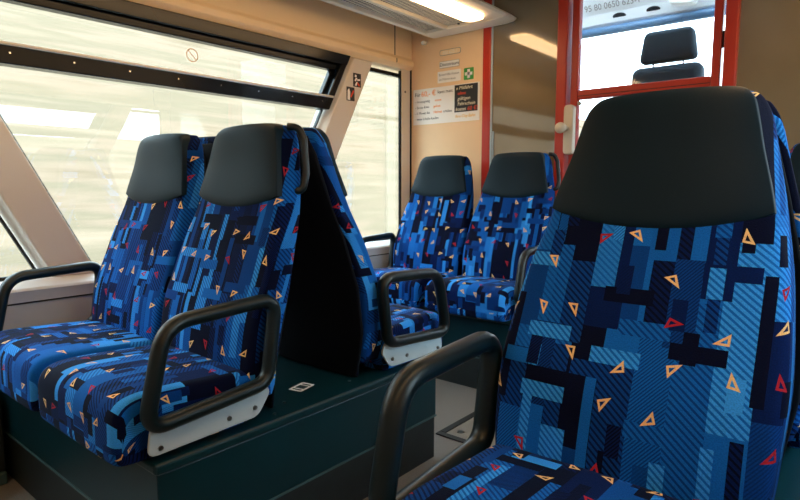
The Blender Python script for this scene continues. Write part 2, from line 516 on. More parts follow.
# jamb beside the third window and unseen blank wall added to cut light from behind
for i, (Xf, w) in enumerate(((XLf, wall_left), (XRf, wall_right))):
    a, b = sorted((Xf(0.0), Xf(0.012)))
    mesh_obj('jamb', box(a, b, 2.846, YE, ZS, ZT + 0.02), M['pillar'], w, bevel=0.004)
    a, b = sorted((Xf(-0.003), Xf(0.012)))
    mesh_obj('jamb_seal', box(a, b, 2.836, 2.847, ZS, 1.70), M['black'], w)
    a, b = sorted((Xf(-0.004), Xf(0.02)))
    mesh_obj('corner_joint', box(a, b, 2.937, 2.95, ZS, 2.0), M['black'], w)
    a, b = sorted((Xf(0.0), Xf(0.10)))
    P_ = PIL_C if i == 0 else PIL_A
    y0 = P_[0] + P_[2] * H
    bm = bmesh.new()
    hexa(bm, [(a, YB, ZS), (a, P_[0] - 0.02, ZS), (a, y0 - 0.02, ZT + .012), (a, YB, ZT + .012)], [(b, YB, ZS), (b, P_[0] - 0.02, ZS), (b, y0 - 0.02, ZT + .012), (b, YB, ZT + .012)])
    mesh_obj('light_block_panel', bm, M['cream'], w)
    if i == 0:
        bm = bmesh.new(); disc(bm, (XL - 0.001, 2.888, 1.577), 0.006, (1, 0, 0), 0.004, 10)
        mesh_obj('jamb_button', bm, M['rubber'], w)

# ---------------------------------------------------------------- end wall with the cab door
YF = YE + 0.05
we = struct('wall_end', box(XL - 0.1, -1.798, YE, YF, 0, ZC), M['cream'])
mesh_obj('glossy_panel', box(-1.742, -1.342, YE - 0.008, YF, 0, ZC), M['panel'], we)
mesh_obj('edge_strip', box(-1.752, -1.741, YE - 0.016, YE + 0.02, 0, ZC), M['plate'], we, bevel=0.002)
mesh_obj('red_edge_post', box(-1.806, -1.752, YE - 0.02, YF, 0, ZC), M['red'], we, bevel=0.008, segs=3)
bm = bmesh.new(); add_box(bm, -1.735, -1.728, YE - 0.018, YE - 0.006, 1.10, 1.30)
mesh_obj('catch_strip', bm, M['plate'], we, bevel=0.002)
mesh_obj('glossy_panel', box(-0.512, XR + 0.1, YE - 0.008, YF, 0, ZC), M['panel'], we)
for (a, b) in ((-1.345, -1.289), (-0.566, -0.512)):
    mesh_obj('door_post', box(a, b, YE - 0.035, YF, 0, ZC), M['red'], we, bevel=0.007, segs=3)
mesh_obj('door_lintel', box(-1.345, -0.512, YE - 0.02, YF, 2.03, ZC), M['red'], we)
# door leaf
d = struct('door_1', box(-1.278, -0.580, YE + 0.0, YE + 0.04, 0.02, 0.95), M['red'], bevel=0.006)
mesh_obj('stile', box(-1.278, -1.238, YE - 0.006, YE + 0.036, 0.951, 2.02), M['red'], d, bevel=0.006)
mesh_obj('stile', box(-0.617, -0.580, YE - 0.006, YE + 0.036, 0.951, 2.02), M['red'], d, bevel=0.006)
mesh_obj('lock_rail', box(-1.237, -0.618, YE - 0.004, YE + 0.034, 1.432, 1.480), M['red'], d, bevel=0.006)
mesh_obj('lock_rail_groove', box(-1.236, -0.619, YE - 0.006, YE - 0.003, 1.447, 1.450), M['rubber'], d)
mesh_obj('upper_pane', box(-1.237, -0.618, YE + 0.014, YE + 0.020, 1.481, 2.02), M['doorglass'], d)
mesh_obj('lower_pane', box(-1.237, -0.618, YE + 0.014, YE + 0.020, 0.952, 1.431), M['doorglass'], d)
for z in (1.60, 1.90):
    mesh_obj('hinge', box(-0.581, -0.565, YE + 0.004, YE + 0.03, z - 0.0, z + 0.07), M['rubber'], d)
# handle
pts = rounded([(-1.293, 1.15), (-1.240, 1.15), (-1.240, 1.405), (-1.293, 1.405)], 0.022)
hp = mesh_obj('handle_plate', prism([(p.x, p.y) for p in pts], 'y', YE - 0.045, YE - 0.006), M['beige'], d, bevel=0.006, segs=3)
bm = bmesh.new(); bmesh.ops.create_uvsphere(bm, u_segments=16, v_segments=10, radius=0.030, matrix=Matrix.Translation((-1.290, YE - 0.085, 1.285)) @ Matrix.Diagonal((1, 0.8, 0.95, 1)))
disc(bm, (-1.275, YE - 0.042, 1.285), 0.013, (0, -1, 0), 0.03)
mesh_obj('knob', bm, M['beige'], hp, smooth=True)
bm = bmesh.new(); disc(bm, (-1.235 + 0.012, YE - 0.004, 1.41), 0.010, (0, -1, 0), 0.012)
mesh_obj('lock_cylinder', bm, M['screw'], d)

# ---------------------------------------------------------------- cab behind the door
CY = 4.22
cab = struct('wall_cab', box(XL - 0.1, XR + 0.1, CY, CY + 0.06, 0, 1.02), M['cabdark'])
struct('ceiling_cab', prism([(YF, 2.60), (3.55, 2.60), (3.55, 2.66), (YF, 2.66)], 'x', XL - 0.1, XR + 0.1), M['cabwall'])
struct('wall_cab_left', box(XL - 0.1, XL, YF, CY, ZS, 2.66), M['cabwall'])
struct('wall_cab_right', box(XR, XR + 0.1, YF, CY, ZS, 2.66), M['cabwall'])
struct('wall_over_door', box(XL - 0.1, XR + 0.1, YF - 0.03, YF, ZC, 2.66), M['cabwall'])
# bulkhead over the windscreen: an inclined light panel with the vehicle number
bk = struct('trim_1', prism([(CY, 2.118), (CY - 0.02, 2.135), (CY - 0.045, 2.20), (CY - 0.33, 2.66), (CY + 0.06, 2.66), (CY + 0.06, 2.118)], 'x', XL - 0.1, XR + 0.1), M['cabwall'], bevel=0.006)
mesh_obj('sun_blind', tube([(XL, CY - 0.01, 2.088), (XR, CY - 0.01, 2.088)], 0.030, 0.030, False, (0, 1, 0), 14), M['blind'], bk, smooth=True)
for x in (-1.474, -1.248, -1.86, -0.70):
    bm = bmesh.new(); disc(bm, (x, CY - 0.030, 2.168), 0.045, (0, -0.93, -0.36), 0.006, 20)
    for v in bm.verts: v.co.z = 2.168 + (v.co.z - 2.168) * 0.42
    mesh_obj('air_outlet', bm, M['cabdark'], bk)
def text(name, s, size, loc, rot, m, parent, align='LEFT', ext=0.0004, xs=1.0, shear=0.0):
    c = bpy.data.curves.new(name, 'FONT'); c.body = s; c.size = size; c.extrude = ext; c.align_x = align; c.shear = shear
    c.resolution_u = 3
    o = bpy.data.objects.new(name, c); COL.objects.link(o); o.location = loc; o.rotation_euler = rot; o.scale = (xs, 1, 1)
    c.materials.append(m)
    bpy.context.view_layer.update()
    me = bpy.data.meshes.new_from_object(o.evaluated_get(bpy.context.evaluated_depsgraph_get()))
    w = bpy.data.objects.new(name, me); COL.objects.link(w); w.location = loc; w.rotation_euler = rot; w.scale = (xs, 1, 1)
    bpy.data.objects.remove(o); bpy.data.curves.remove(c)
    if not me.materials: me.materials.append(m)
    w.parent = parent
    return w
ang = math.atan2(0.46, -0.285)
text('lettering', '95 80 0650 623-1', 0.062, (-1.71, CY - 0.066, 2.224), (ang, 0, 0), M['greyink'], bk, xs=0.88)
text('lettering', 'VT 650', 0.062, (-1.24, CY - 0.082, 2.250), (ang, 0, 0), M['greyink'], bk, xs=0.88)
# windscreen frame posts
for x0, x1 in ((XL, -2.10), (0.25, XR)):
    mesh_obj('windscreen_post', box(x0, x1, CY - 0.02, CY + 0.05, 1.021, 2.117), M['cabdark'], bk, bevel=0.01)
struct('window_9', box(-2.099, 0.249, CY + 0.03, CY + 0.036, 1.021, 2.117), M['doorglass'])
# mirror-like white lamp housing under the bulkhead
pts = rounded([(-1.118, 2.145), (-0.965, 2.125), (-0.955, 2.235), (-1.125, 2.26)], 0.03)
cl = tag(mesh_obj('cab_lamp', prism([(p.x, p.y) for p in pts], 'y', CY - 0.16, CY - 0.08), M['white'], bevel=0.012, segs=3), 'white rounded lamp housing above the windscreen in the cab', 'lamp')
# driver's seat, seen from behind through the door
ds = empty('driver_seat', (-1.005, 3.70, 0.0), 'dark driver seat with a square headrest behind the door pane', 'seat')
def soft_box(x0, x1, y0, y1, z0, z1, taper=0.0):
    bm = bmesh.new(); v = add_box(bm, x0, x1, y0, y1, z0, z1)
    for q in v:
        if q.co.z > (z0 + z1) / 2: q.co.x *= (1 - taper)
    return bm
mesh_obj('headrest', soft_box(-0.160, 0.160, -0.05, 0.05, 1.712, 1.895, 0.17), M['cabseat'], ds, bevel=0.032, segs=5, smooth=True)
mesh_obj('backrest', soft_box(-0.215, 0.215, -0.07, 0.06, 1.02, 1.690, 0.10), M['cabseat'], ds, bevel=0.045, segs=5, smooth=True)
mesh_obj('seat_cushion', soft_box(-0.23, 0.23, 0.0, 0.42, 0.90, 1.02), M['cabseat'], ds, bevel=0.04, segs=4, smooth=True)
bm = bmesh.new(); add_box(bm, -0.16, 0.16, 0.03, 0.36, 0.0, 0.06); add_box(bm, -0.07, 0.07, 0.12, 0.27, 0.055, 0.905)
mesh_obj('pedestal', bm, M['cabdark'], ds, bevel=0.01)
for x in (-0.083, 0.083):
    mesh_obj('headrest_rod', tube([(x, 0, 1.67), (x, 0, 1.73)], 0.006, 0.006, False, (1, 0, 0), 8), M['bright'], ds, smooth=True)

# ---------------------------------------------------------------- ceiling rafts with lamps and grilles
def raft(mirror, label):
    y0, y1 = YB + 0.02, 2.905
    e = empty('ceiling_light', (XM, 0, 1.88), label, 'ceiling light')
    def xx(x): return (x - XM) * (-1 if mirror else 1)
    def pr(pts, a, b): return prism([(xx(x), z) for x, z in pts], 'y', a, b)
    # housing: left lip, inner rails, sloping fascia on the aisle side
    mesh_obj('housing', pr([(-2.172, 0.012), (-2.150, 0.0), (-2.120, 0.0), (-2.105, 0.025), (-1.81, 0.025), (-1.795, 0.0), (-1.640, 0.0), (-1.592, 0.004), (-1.576, 0.013), (-1.60, 0.030), (-1.70, 0.09), (-1.82, 0.16), (-2.1, 0.16), (-2.19, 0.06)], y0, y1 - 0.10), M['raft'], e, bevel=0.003)
    # rounded end piece closing the raft
    prof = [(-2.172, 0.012), (-2.150, -0.002), (-1.640, -0.002), (-1.592, 0.003), (-1.573, 0.013), (-1.60, 0.032), (-1.70, 0.092), (-1.82, 0.16), (-2.1, 0.16), (-2.19, 0.06)]
    bm = bmesh.new(); rings = []
    for t, s in ((-0.10, 1.0), (-0.03, 1.0), (0.0, 0.985), (0.022, 0.95), (0.034, 0.90)):
        cx = -1.90
        rings.append([bm.verts.new((xx(cx + (x - cx) * (1 if x < cx else s)), y1 + t, 0.05 + (z - 0.05) * s)) for x, z in prof])
    for A, B in zip(rings, rings[1:]):
        for i in range(len(prof)): bm.faces.new((A[i], A[(i + 1) % len(prof)], B[(i + 1) % len(prof)], B[i]))
    bm.faces.new(rings[0]); bm.faces.new(rings[-1])
    mesh_obj('end_cap', bm, M['raft'], e)
    pts = rounded([(xx(-1.778), y0 + 0.02), (xx(-1.652), y0 + 0.02), (xx(-1.652), 2.72), (xx(-1.778), 2.72)], 0.05, 6)
    mesh_obj('lens', prism([(p.x, p.y) for p in pts], 'z', -0.020, 0.004), M['lens'], e, bevel=0.011, segs=3)
    for gx0, gx1 in ((-2.100, -1.985), (-1.955, -1.825)):
        mesh_obj('grille_tray', box(*sorted((xx(gx0), xx(gx1))), y0, 2.79, 0.014, 0.0245), M['slot'], e)
        bm = bmesh.new(); y = 0.3 if not mirror else 2.0
        while y < 2.785:
            for r in range(2):
                w = (gx1 - gx0 - 0.012) / 2; xa = gx0 + 0.004 + r * (w + 0.004)
                add_box(bm, *sorted((xx(xa), xx(xa + w))), y, y + 0.009, 0.0125, 0.0138)
            y += 0.019
        tag(mesh_obj('grille_bars', bm, M['raft'], e), kind='stuff')
    mesh_obj('rail', box(*sorted((xx(-1.983), xx(-1.957))), y0, 2.80, -0.004, 0.0245), M['raft'], e, bevel=0.003)
    mesh_obj('cross_rail', box(*sorted((xx(-2.118), xx(-1.80))), 2.792, 2.804, -0.006, 0.0245), M['raft'], e, bevel=0.002)
    bm = bmesh.new(); disc(bm, (xx(-1.862), 2.765, 0.006), 0.007, (0, 0, -1), 0.006)
    mesh_obj('latch', bm, M['rubber'], e)
    mesh_obj('hanger', box(*sorted((xx(-2.0), xx(-1.8))), y0, y1 - 0.15, 0.158, 0.24), M['raft'], e)
    return e
raft(False, 'long cream ceiling raft with bright lamp lens and grilles over the window seats')
raft(True, 'cream ceiling raft with lamp lens out of frame over the near seats')
hk = tag(mesh_obj('wall_knob', tube([(-2.228, 2.948, 1.868), (-2.228, 2.925, 1.868), (-2.228, 2.915, 1.862)], 0.012, 0.012, False, (1, 0, 0), 10), M['white'], smooth=True), 'small white round knob under the raft by the end wall', 'knob')

# ---------------------------------------------------------------- seats
PROF_F = [(0.00, -0.178), (0.145, -0.176), (0.25, -0.158), (0.40, -0.102), (0.57, -0.040), (0.70, -0.012), (0.785, 0.0)]
PROF_W = [(0.00, 0.205), (0.145, 0.230), (0.30, 0.240), (0.45, 0.228), (0.575, 0.205), (0.70, 0.177), (0.785, 0.159)]
PROF_T = [(0.00, 0.105), (0.25, 0.100), (0.45, 0.085), (0.785, 0.072)]

def recline(v, a):
    a, k = a
    v = (v[0], v[1], v[2] * k)
    if a == 0: return v
    c, s = math.cos(a), math.sin(a); py, pz = -0.13, 0.12
    y, z = v[1] - py, v[2] - pz
    return (v[0], py + y * c + z * s, pz - y * s + z * c)

def fr_in(h):
    return 0.010 * max(0.0, min(1.0, (h - 0.40) / 0.15)) + 0.007 * max(0.0, (h - 0.55) / 0.235)

def backrest_mesh(rec):
    bm = bmesh.new(); uvl = bm.loops.layers.uv.new('UVMap')
    hs = [0.02, 0.08, 0.145, 0.2, 0.25, 0.3, 0.36, 0.42, 0.48, 0.535, 0.59, 0.65, 0.70, 0.735, 0.760, 0.774, 0.780]
    rows = []; uvs = {}
    arc = 0.0; prev = None
    for i, h in enumerate(hs):
        f, w, t = lerp_table(PROF_F, h), lerp_table(PROF_W, h), lerp_table(PROF_T, h)
        k = max(0.0, (h - 0.735) / 0.045)
        w -= 0.020 * k * k; 
        f += 0.012 * k * k; t -= 0.026 * k * k
        if prev is not None: arc += math.hypot(f - prev[0], h - prev[1])
        prev = (f, h)
        r = min(0.026, t * 0.4); g = fr_in(h)
        sec = []
        for sx in (-1, 1):
            half = [(w - 0.010, f + t), (w, f + t - 0.008), (w, f + t * 0.62), (w - g * 0.8, f + r), (w - g - 0.003, f + r * 0.42), (w - g - r * 0.42, f + 0.003), (w - g - r, f - 0.001)]
            half += [((w - g) * q, f - 0.010 * (1 - q * q) ** 1) for q in (0.75, 0.5, 0.25)]
            if sx > 0: half = half[::-1]
            sec += [(sx * x, y) for x, y in half]
            if sx < 0: sec.append((0.0, f - 0.010))
        row = []
        u = -sum(math.dist(a, b) for a, b in zip(sec[:10], sec[1:11]))
        last = sec[0]
        for x, y in sec:
            u += math.dist((x, y), last); last = (x, y)
            vv = bm.verts.new(recline((x, y, h), rec)); row.append(vv); uvs[vv] = (u, arc)
        rows.append(row)
    for A, B in zip(rows, rows[1:]):
        for j in range(len(A) - 1): bm.faces.new((A[j], A[j + 1], B[j + 1], B[j]))
        bm.faces.new((A[-1], A[0], B[0], B[-1]))
    bm.faces.new(rows[0]); bm.faces.new(rows[-1])
    for f in bm.faces:
        for l in f.loops: l[uvl].uv = uvs[l.vert]
    return bm

def headrest_mesh(rec):
    """padded cover: front, wrapped over the top, with a curved lower edge"""
    bm = bmesh.new()
    S = [-1, -0.996, -0.975, -0.94, -0.84, -0.68, -0.45, -0.2, 0, 0.2, 0.45, 0.68, 0.84, 0.94, 0.975, 0.996, 1]
    V = [0, 0.008, 0.03, 0.08, 0.2, 0.36, 0.52, 0.68, 0.82, 0.90, 0.945, 0.975, 0.99, 1.0]
    F, B = [], []
    for v in V:
        ra, rb = [], []
        for s in S:
            lo = 0.580 - 0.040 * (1 - abs(s) ** 2.2) - (0.014 if rec[1] > 1 else 0.0)
            top = 0.786 - 0.005 * s * s - 0.012 * max(0, (abs(s) - 0.9) / 0.1) ** 2
            h = lo + (top - lo) * v
            w = lerp_table(PROF_W, h) - fr_in(h) - 0.003
            if v > 0.85: w -= 0.005 * ((v - 0.85) / 0.15) ** 4
            f = lerp_table(PROF_F, h)
            e = max(abs(s) ** 10, 0) ; q = (1 - (1 - min(v / 0.09, 1)) ** 2)
            puff = 0.015 * (1 - s ** 4) * q + 0.003
            tp = 0.0
            if v > 0.82: tp = 0.018 * ((v - 0.82) / 0.18) ** 4
            ra.append(bm.verts.new(recline((s * w, f - puff + tp, h), rec)))
            rb.append(bm.verts.new(recline((s * w * 1.004, f + (0.016 if v < 0.9 else 0.036), h), rec)))
        F.append(ra); B.append(rb)
    for G, fl in ((F, 1), (B, -1)):
        for A, C in zip(G, G[1:]):
            for j in range(len(S) - 1): bm.faces.new((A[j], A[j + 1], C[j + 1], C[j]))
    n = len(S)
    for j in range(n - 1):
        bm.faces.new((F[0][j], F[0][j + 1], B[0][j + 1], B[0][j])); bm.faces.new((F[-1][j], F[-1][j + 1], B[-1][j + 1], B[-1][j]))
    for i in range(len(V) - 1):
        for j in (0, n - 1): bm.faces.new((F[i][j], F[i + 1][j], B[i + 1][j], B[i][j]))
    return bm

def shell_mesh(rec):
    bm = bmesh.new(); hs = [0.004, 0.15, 0.3, 0.45, 0.6, 0.7, 0.755]; A, B = [], []
    for h in hs:
        f, w, t = lerp_table(PROF_F, h), lerp_table(PROF_W, h) - 0.012, lerp_table(PROF_T, h)
        if h > 0.75: t -= 0.01; w -= 0.02
        a, b = [], []
        for s in (-1, -0.8, -0.4, 0, 0.4, 0.8, 1):
            y = f + t
            a.append(bm.verts.new(recline((s * w, y - 0.006, h), rec)))
            b.append(bm.verts.new(recline((s * w * 0.985, y + 0.004 + 0.010 * (1 - s ** 4), h), rec)))
        A.append(a); B.append(b)
    for G in (A, B):
        for p, q in zip(G, G[1:]):
            for j in range(6): bm.faces.new((p[j], p[j + 1], q[j + 1], q[j]))
    for j in range(6):
        bm.faces.new((A[0][j], A[0][j + 1], B[0][j + 1], B[0][j])); bm.faces.new((A[-1][j], A[-1][j + 1], B[-1][j + 1], B[-1][j]))
    for i in range(len(hs) - 1):
        for j in (0, 6): bm.faces.new((A[i][j], A[i + 1][j], B[i + 1][j], B[i][j]))
    return bm

def cushion_mesh():
    bm = bmesh.new(); uvl = bm.loops.layers.uv.new('UVMap')
    W = 0.222
    # profile pairs (y, top z, bottom z), front to back
    T = [(-0.512, 0.092, 0.030), (-0.511, 0.110, 0.014), (-0.503, 0.130, 0.006), (-0.488, 0.145, 0.003), (-0.465, 0.152, 0.002), (-0.43, 0.155, 0.002), (-0.36, 0.152, 0.002), (-0.28, 0.146, 0.002), (-0.22, 0.143, 0.002), (-0.172, 0.140, 0.002), (-0.155, 0.130, 0.008)]
    arc = [0.0]
    for a, b in zip(T, T[1:]): arc.append(arc[-1] + math.dist(a[:2], b[:2]))
    X = [(-W, 0.020), (-W + 0.003, 0.010), (-W + 0.010, 0.003), (-W + 0.024, 0.0), (-0.13, -0.003), (-0.05, -0.006), (0.05, -0.006), (0.13, -0.003), (W - 0.024, 0.0), (W - 0.010, 0.003), (W - 0.003, 0.010), (W, 0.020)]
    top, bot = [], []
    for x, ins in X:
        i3 = max(ins, -0.006)
        tr, br = [], []
        for (y, zt, zb) in T:
            yy = y + (max(ins, 0) if y < -0.45 else 0)
            tr.append(bm.verts.new((x, yy, max(zt - i3, zb + 0.004)))); br.append(bm.verts.new((x, yy, zb + max(0, ins) * 0.4)))
        top.append(tr); bot.append(br)
    n = len(T); fu = {}
    def face(vs, uv):
        f = bm.faces.new(vs)
        for l, q in zip(f.loops, uv): l[uvl].uv = q
    for i in range(len(X) - 1):
        xa, xb = X[i][0], X[i + 1][0]
        for j in range(n - 1):
            face((top[i][j], top[i + 1][j], top[i + 1][j + 1], top[i][j + 1]), ((xa, arc[j]), (xb, arc[j]), (xb, arc[j + 1]), (xa, arc[j + 1])))
            face((bot[i][j], bot[i][j + 1], bot[i + 1][j + 1], bot[i + 1][j]), ((xa, -1 + arc[j]), (xa, -1 + arc[j + 1]), (xb, -1 + arc[j + 1]), (xb, -1 + arc[j])))
        h0 = T[0][1] - T[0][2]
        # front face in three strips so subdivision keeps it flat
        face((bot[i][0], bot[i + 1][0], top[i + 1][0], top[i][0]), ((xa, -h0), (xb, -h0), (xb, 0), (xa, 0)))
        face((bot[i][-1], top[i][-1], top[i + 1][-1], bot[i + 1][-1]), ((xa, 0), (xa, .1), (xb, .1), (xb, 0)))
    for i in (0, -1):
        x = X[i][0]; s = 1 if i else -1
        for j in range(n - 1):
            a, b = T[j], T[j + 1]
            face((top[i][j], top[i][j + 1], bot[i][j + 1], bot[i][j]), ((x, arc[j]), (x, arc[j + 1]), (x + s * (b[1] - b[2]), arc[j + 1]), (x + s * (a[1] - a[2]), arc[j])))
    return bm

def arm_loop(side, thick):
    x = side * 0.262
    c = [(-0.462, 0.088), (-0.410, 0.310), (-0.110, 0.325), (-0.142, 0.112)]
    pts = rounded([(x, y, z) for y, z in c], [0.04, 0.08, 0.045, 0.05], 8)
    k = 1.18 if thick else 1.0
    return tube(pts, 0.020 * k, 0.0175 * k, True, (1, 0, 0), 12)

def arm_plate(side):
    pts = rounded([(-0.455, 0.020), (-0.165, 0.026), (-0.126, 0.080), (-0.142, 0.112), (-0.445, 0.088)], [0.02, 0.04, 0.02, 0.015, 0.02], 4)
    xs = sorted((side * 0.245, side * 0.252))
    return prism([(p.x, p.y) for p in pts], 'x', *xs)

PROTO = {}
def make_seat(name_rec, arm=0, handle=0):
    """seat facing -Y, origin at the plinth below the top of the backrest"""
    root = empty('train_seat', (0, 0, 0))
    mesh_obj('seat_cushion', cushion_mesh(), M['fabric'], root, smooth=True, subsurf=1)
    br = mesh_obj('backrest', backrest_mesh(name_rec), M['fabric'], root, smooth=True, subsurf=1)
    mesh_obj('headrest', headrest_mesh(name_rec), M['leather'], root, smooth=True, subsurf=1)
    mesh_obj('back_shell', shell_mesh(name_rec), M['shell'], root, smooth=True, bevel=0.004)
    if arm:
        mesh_obj('armrest', arm_loop(arm, name_rec[1] > 1), M['tube'], root, smooth=True)
        pl = mesh_obj('side_plate', arm_plate(arm), M['plate'], root, bevel=0.002)
        bm = None
        for y, z in ((-0.425, 0.036), (-0.25, 0.048), (-0.175, 0.052)):
            bm = bmesh.new(); disc(bm, (arm * 0.2515, y, z), 0.006, (arm, 0, 0), 0.004, 8)
            mesh_obj('screw', bm, M['screw'], pl)
    if handle:
        x = handle
        p = [recline((x * w, y, z), name_rec) for w, y, z in ((0.165, 0.020, 0.770), (0.188, 0.040, 0.768), (0.202, 0.046, 0.735), (0.216, 0.040, 0.640), (0.214, 0.030, 0.598), (0.192, 0.020, 0.592))]
        mesh_obj('grab_handle', tube(rounded(p, 0.03, 5, False), 0.011, 0.010, False, (1, 0, 0), 10), M['tube'], root, smooth=True)
    return root

def copy_tree(o, parent=None):
    c = o.copy(); COL.objects.link(c)
    if parent: c.parent = parent
    for ch in list(o.children): copy_tree(ch, c)
    return c

def place(rec, arm, handle, x, y, z, rz, label, group):
    key = (rec, arm, handle)
    if key in PROTO: o = copy_tree(PROTO[key])
    else: o = PROTO[key] = make_seat(rec, arm, handle)
    o.location = (x, y, z); o.rotation_euler = (0, 0, rz)
    tag(o, label, 'seat', group)
    return o

ZP = 0.375
PI = math.pi
GA, GB, GC = 'left bay seats by the big window', 'seats turned away behind the left bay', 'seats against the end wall'
# left bay, facing the camera
place((0, 1.0), 1, 1, -1.425, 1.02, ZP, 0, 'blue patterned aisle seat with big looped armrest, front of the plinth', GA)
place((0, 1.0), -1, 0, -1.905, 1.02, ZP, 0, 'blue patterned window seat beside the slanted grey pillar, brightly lit', GA)
# back to back with them
place((0, 1.0), -1, 0, -1.425, 1.205, ZP, PI, 'patterned aisle seat turned away, its black back shell showing above the plinth', GB)
place((0, 1.0), 0, 0, -1.905, 1.205, ZP, PI, 'patterned window seat turned away, mostly hidden between the two headrests', GB)
# end wall pair
place((0, 1.0), -1, 0, -1.945, 2.725, ZP, 0, 'blue patterned seat in the corner below the fare notice', GC)
place((0, 1.0), 1, 1, -1.460, 2.725, ZP, 0, 'blue patterned seat in front of the glossy panel with grab handle', GC)
place((0, 1.0), 0, 0, -0.118, 2.74, ZP, 0, 'dark topped seat against the end wall right of the cab door', GC)
# the large seat close to the camera and its neighbours
REC = (math.radians(5.0), 1.045)
GD = 'right bay seats nearest the camera'
place(REC, -1, 0, -0.318, 1.108, ZP - 0.020, 0, 'large blue patterned seat with dark headrest in the foreground', GD)
place(REC, 0, 0, 0.195, 1.13, ZP - 0.020, 0, 'patterned window seat next to the large foreground seat, almost out of frame', GD)
place(REC, 0, 0, -0.318, 1.44, ZP - 0.020, PI, 'patterned seat turned away directly behind the large foreground seat', GD)

# ---------------------------------------------------------------- plinths under the seats
def plinth(x0, x1, y0, y1, z, aisle, label, front=True):
    e = empty('seat_plinth', ((x0 + x1) / 2, (y0 + y1) / 2, 0), label, 'plinth')
    cx, cy = (x0 + x1) / 2, (y0 + y1) / 2
    a, b, c, dd = x0 - cx, x1 - cx, y0 - cy, y1 - cy
    mesh_obj('top_board', box(a, b, c, dd, z - 0.028, z), M['teal'], e, bevel=0.009, segs=3)
    mesh_obj('side_panel', box(a + 0.008, b - 0.008, c + 0.008, dd - 0.008, 0.160, z - 0.0285), M['teal'], e, bevel=0.003)
    mesh_obj('joint_strip', box(a + 0.006, b - 0.006, c + 0.006, dd - 0.006, 0.154, 0.1595), M['edge'], e)
    mesh_obj('kick_panel', box(a + 0.012, b - 0.012, c + 0.012, dd - 0.012, 0.0, 0.1535), M['tealdk'], e)
    return e
XW = XL + 0.052
pl = plinth(XW, -1.172, 0.580, 1.640, ZP, 1, 'dark teal plinth under the left back to back seats')
plinth(XW, -1.20, 2.32, YE - 0.02, ZP, 1, 'dark plinth under the seats at the end wall')
plinth(-0.56, XR - 0.052, 0.68, 1.80, ZP - 0.03, -1, 'dark plinth under the large foreground seat')
plinth(-0.33, XR - 0.052, 2.34, YE - 0.02, ZP, -1, 'dark plinth under the seat right of the cab door')
# socket symbol sticker on the plinth top between the seat backs
sx, sy = -1.308, 1.114
bm = bmesh.new()
out = rounded([(-0.024, -0.036), (0.024, -0.036), (0.024, 0.036), (-0.024, 0.036)], 0.006, 3)
inn = rounded([(-0.016, -0.027), (0.016, -0.027), (0.016, 0.027), (-0.016, 0.027)], 0.004, 3)
A = [bm.verts.new((p.x, p.y, 0.001)) for p in out]; B = [bm.verts.new((p.x, p.y, 0.001)) for p in inn]
for i in range(len(A)): bm.faces.new((A[i], A[(i + 1) % len(A)], B[(i + 1) % len(A)], B[i]))
for y in (-0.016, 0.016):
    q = [bm.verts.new(p) for p in ((-0.016, y - 0.0035, 0.001), (0.016, y - 0.0035, 0.001), (0.016, y + 0.0035, 0.001), (-0.016, y + 0.0035, 0.001))]
    bm.faces.new(q)
st = mesh_obj('symbol_sticker', bm, M['white']); st.location = (sx, sy, ZP); st.rotation_euler = (0, 0, math.radians(12))
tag(st, 'small white framed symbol sticker on the plinth top between seat backs', 'sticker')
for i, (x, y) in enumerate(((-1.235, 1.245), (-1.205, 0.93), (-1.25, 1.0))):
    bm = bmesh.new(); disc(bm, (x - (XW - 1.172) / 2, y - 1.11, ZP - 0.001), 0.005, (0, 0, 1), 0.004, 8)
    mesh_obj('screw', bm, M['screw'], pl)

# heater casing along the wall at floor level
for side, xa, xb in (('left', XW, XW + 0.13), ('right', XR - 0.052 - 0.075, XR - 0.052)):
    h = empty('heater_casing', ((xa + xb) / 2, -0.6, 0), 'dark perforated heater casing along the floor under the %s' % ('slanted pillar' if side == 'left' else 'near side windows, out of frame'), 'heater')
    w = (xb - xa) / 2
    mesh_obj('casing', box(-w, w, -0.9, 1.170, 0.045, 0.29), M['tealdk'], h, bevel=0.006)
    mesh_obj('foot_rail', box(-w - 0.004, w + 0.004, -0.9, 1.170, 0.0, 0.044), M['edge'], h, bevel=0.006)
    bm = bmesh.new(); s = 1 if side == 'left' else -1
    for iy in range(60):
        for iz in range(7): add_box(bm, *sorted((s * w, s * (w + 0.0012))), 0.40 + iy * 0.0125, 0.406 + iy * 0.0125, 0.09 + iz * 0.024, 0.102 + iz * 0.024)
    tag(mesh_obj('perforation', bm, M['rubber'], h), kind='stuff')

# floor hatch with its frame
hx0, hx1, hy0, hy1 = -1.292, -0.70, 1.785, 2.085
fh = empty('floor_hatch', ((hx0 + hx1) / 2, (hy0 + hy1) / 2, 0), 'floor hatch with dark metal frame in the aisle', 'hatch')
a, b = (hx1 - hx0) / 2, (hy1 - hy0) / 2
mesh_obj('hatch_lid', box(-a + 0.03, a - 0.03, -b + 0.03, b - 0.03, 0.0, 0.003), M['hatch'], fh)
for q in ((-a, a, -b, -b + 0.028), (-a, a, b - 0.028, b), (-a, -a + 0.028, -b + 0.0285, b - 0.0285), (a - 0.028, a, -b + 0.0285, b - 0.0285)):
    mesh_obj('hatch_frame', box(*q, 0.0, 0.006), M['rubber'], fh, bevel=0.002)
bm = bmesh.new(); disc(bm, (-a + 0.07, -b + 0.075, 0.003), 0.014, (0, 0, 1), 0.003, 14)
mesh_obj('lock', bm, M['screw'], fh)

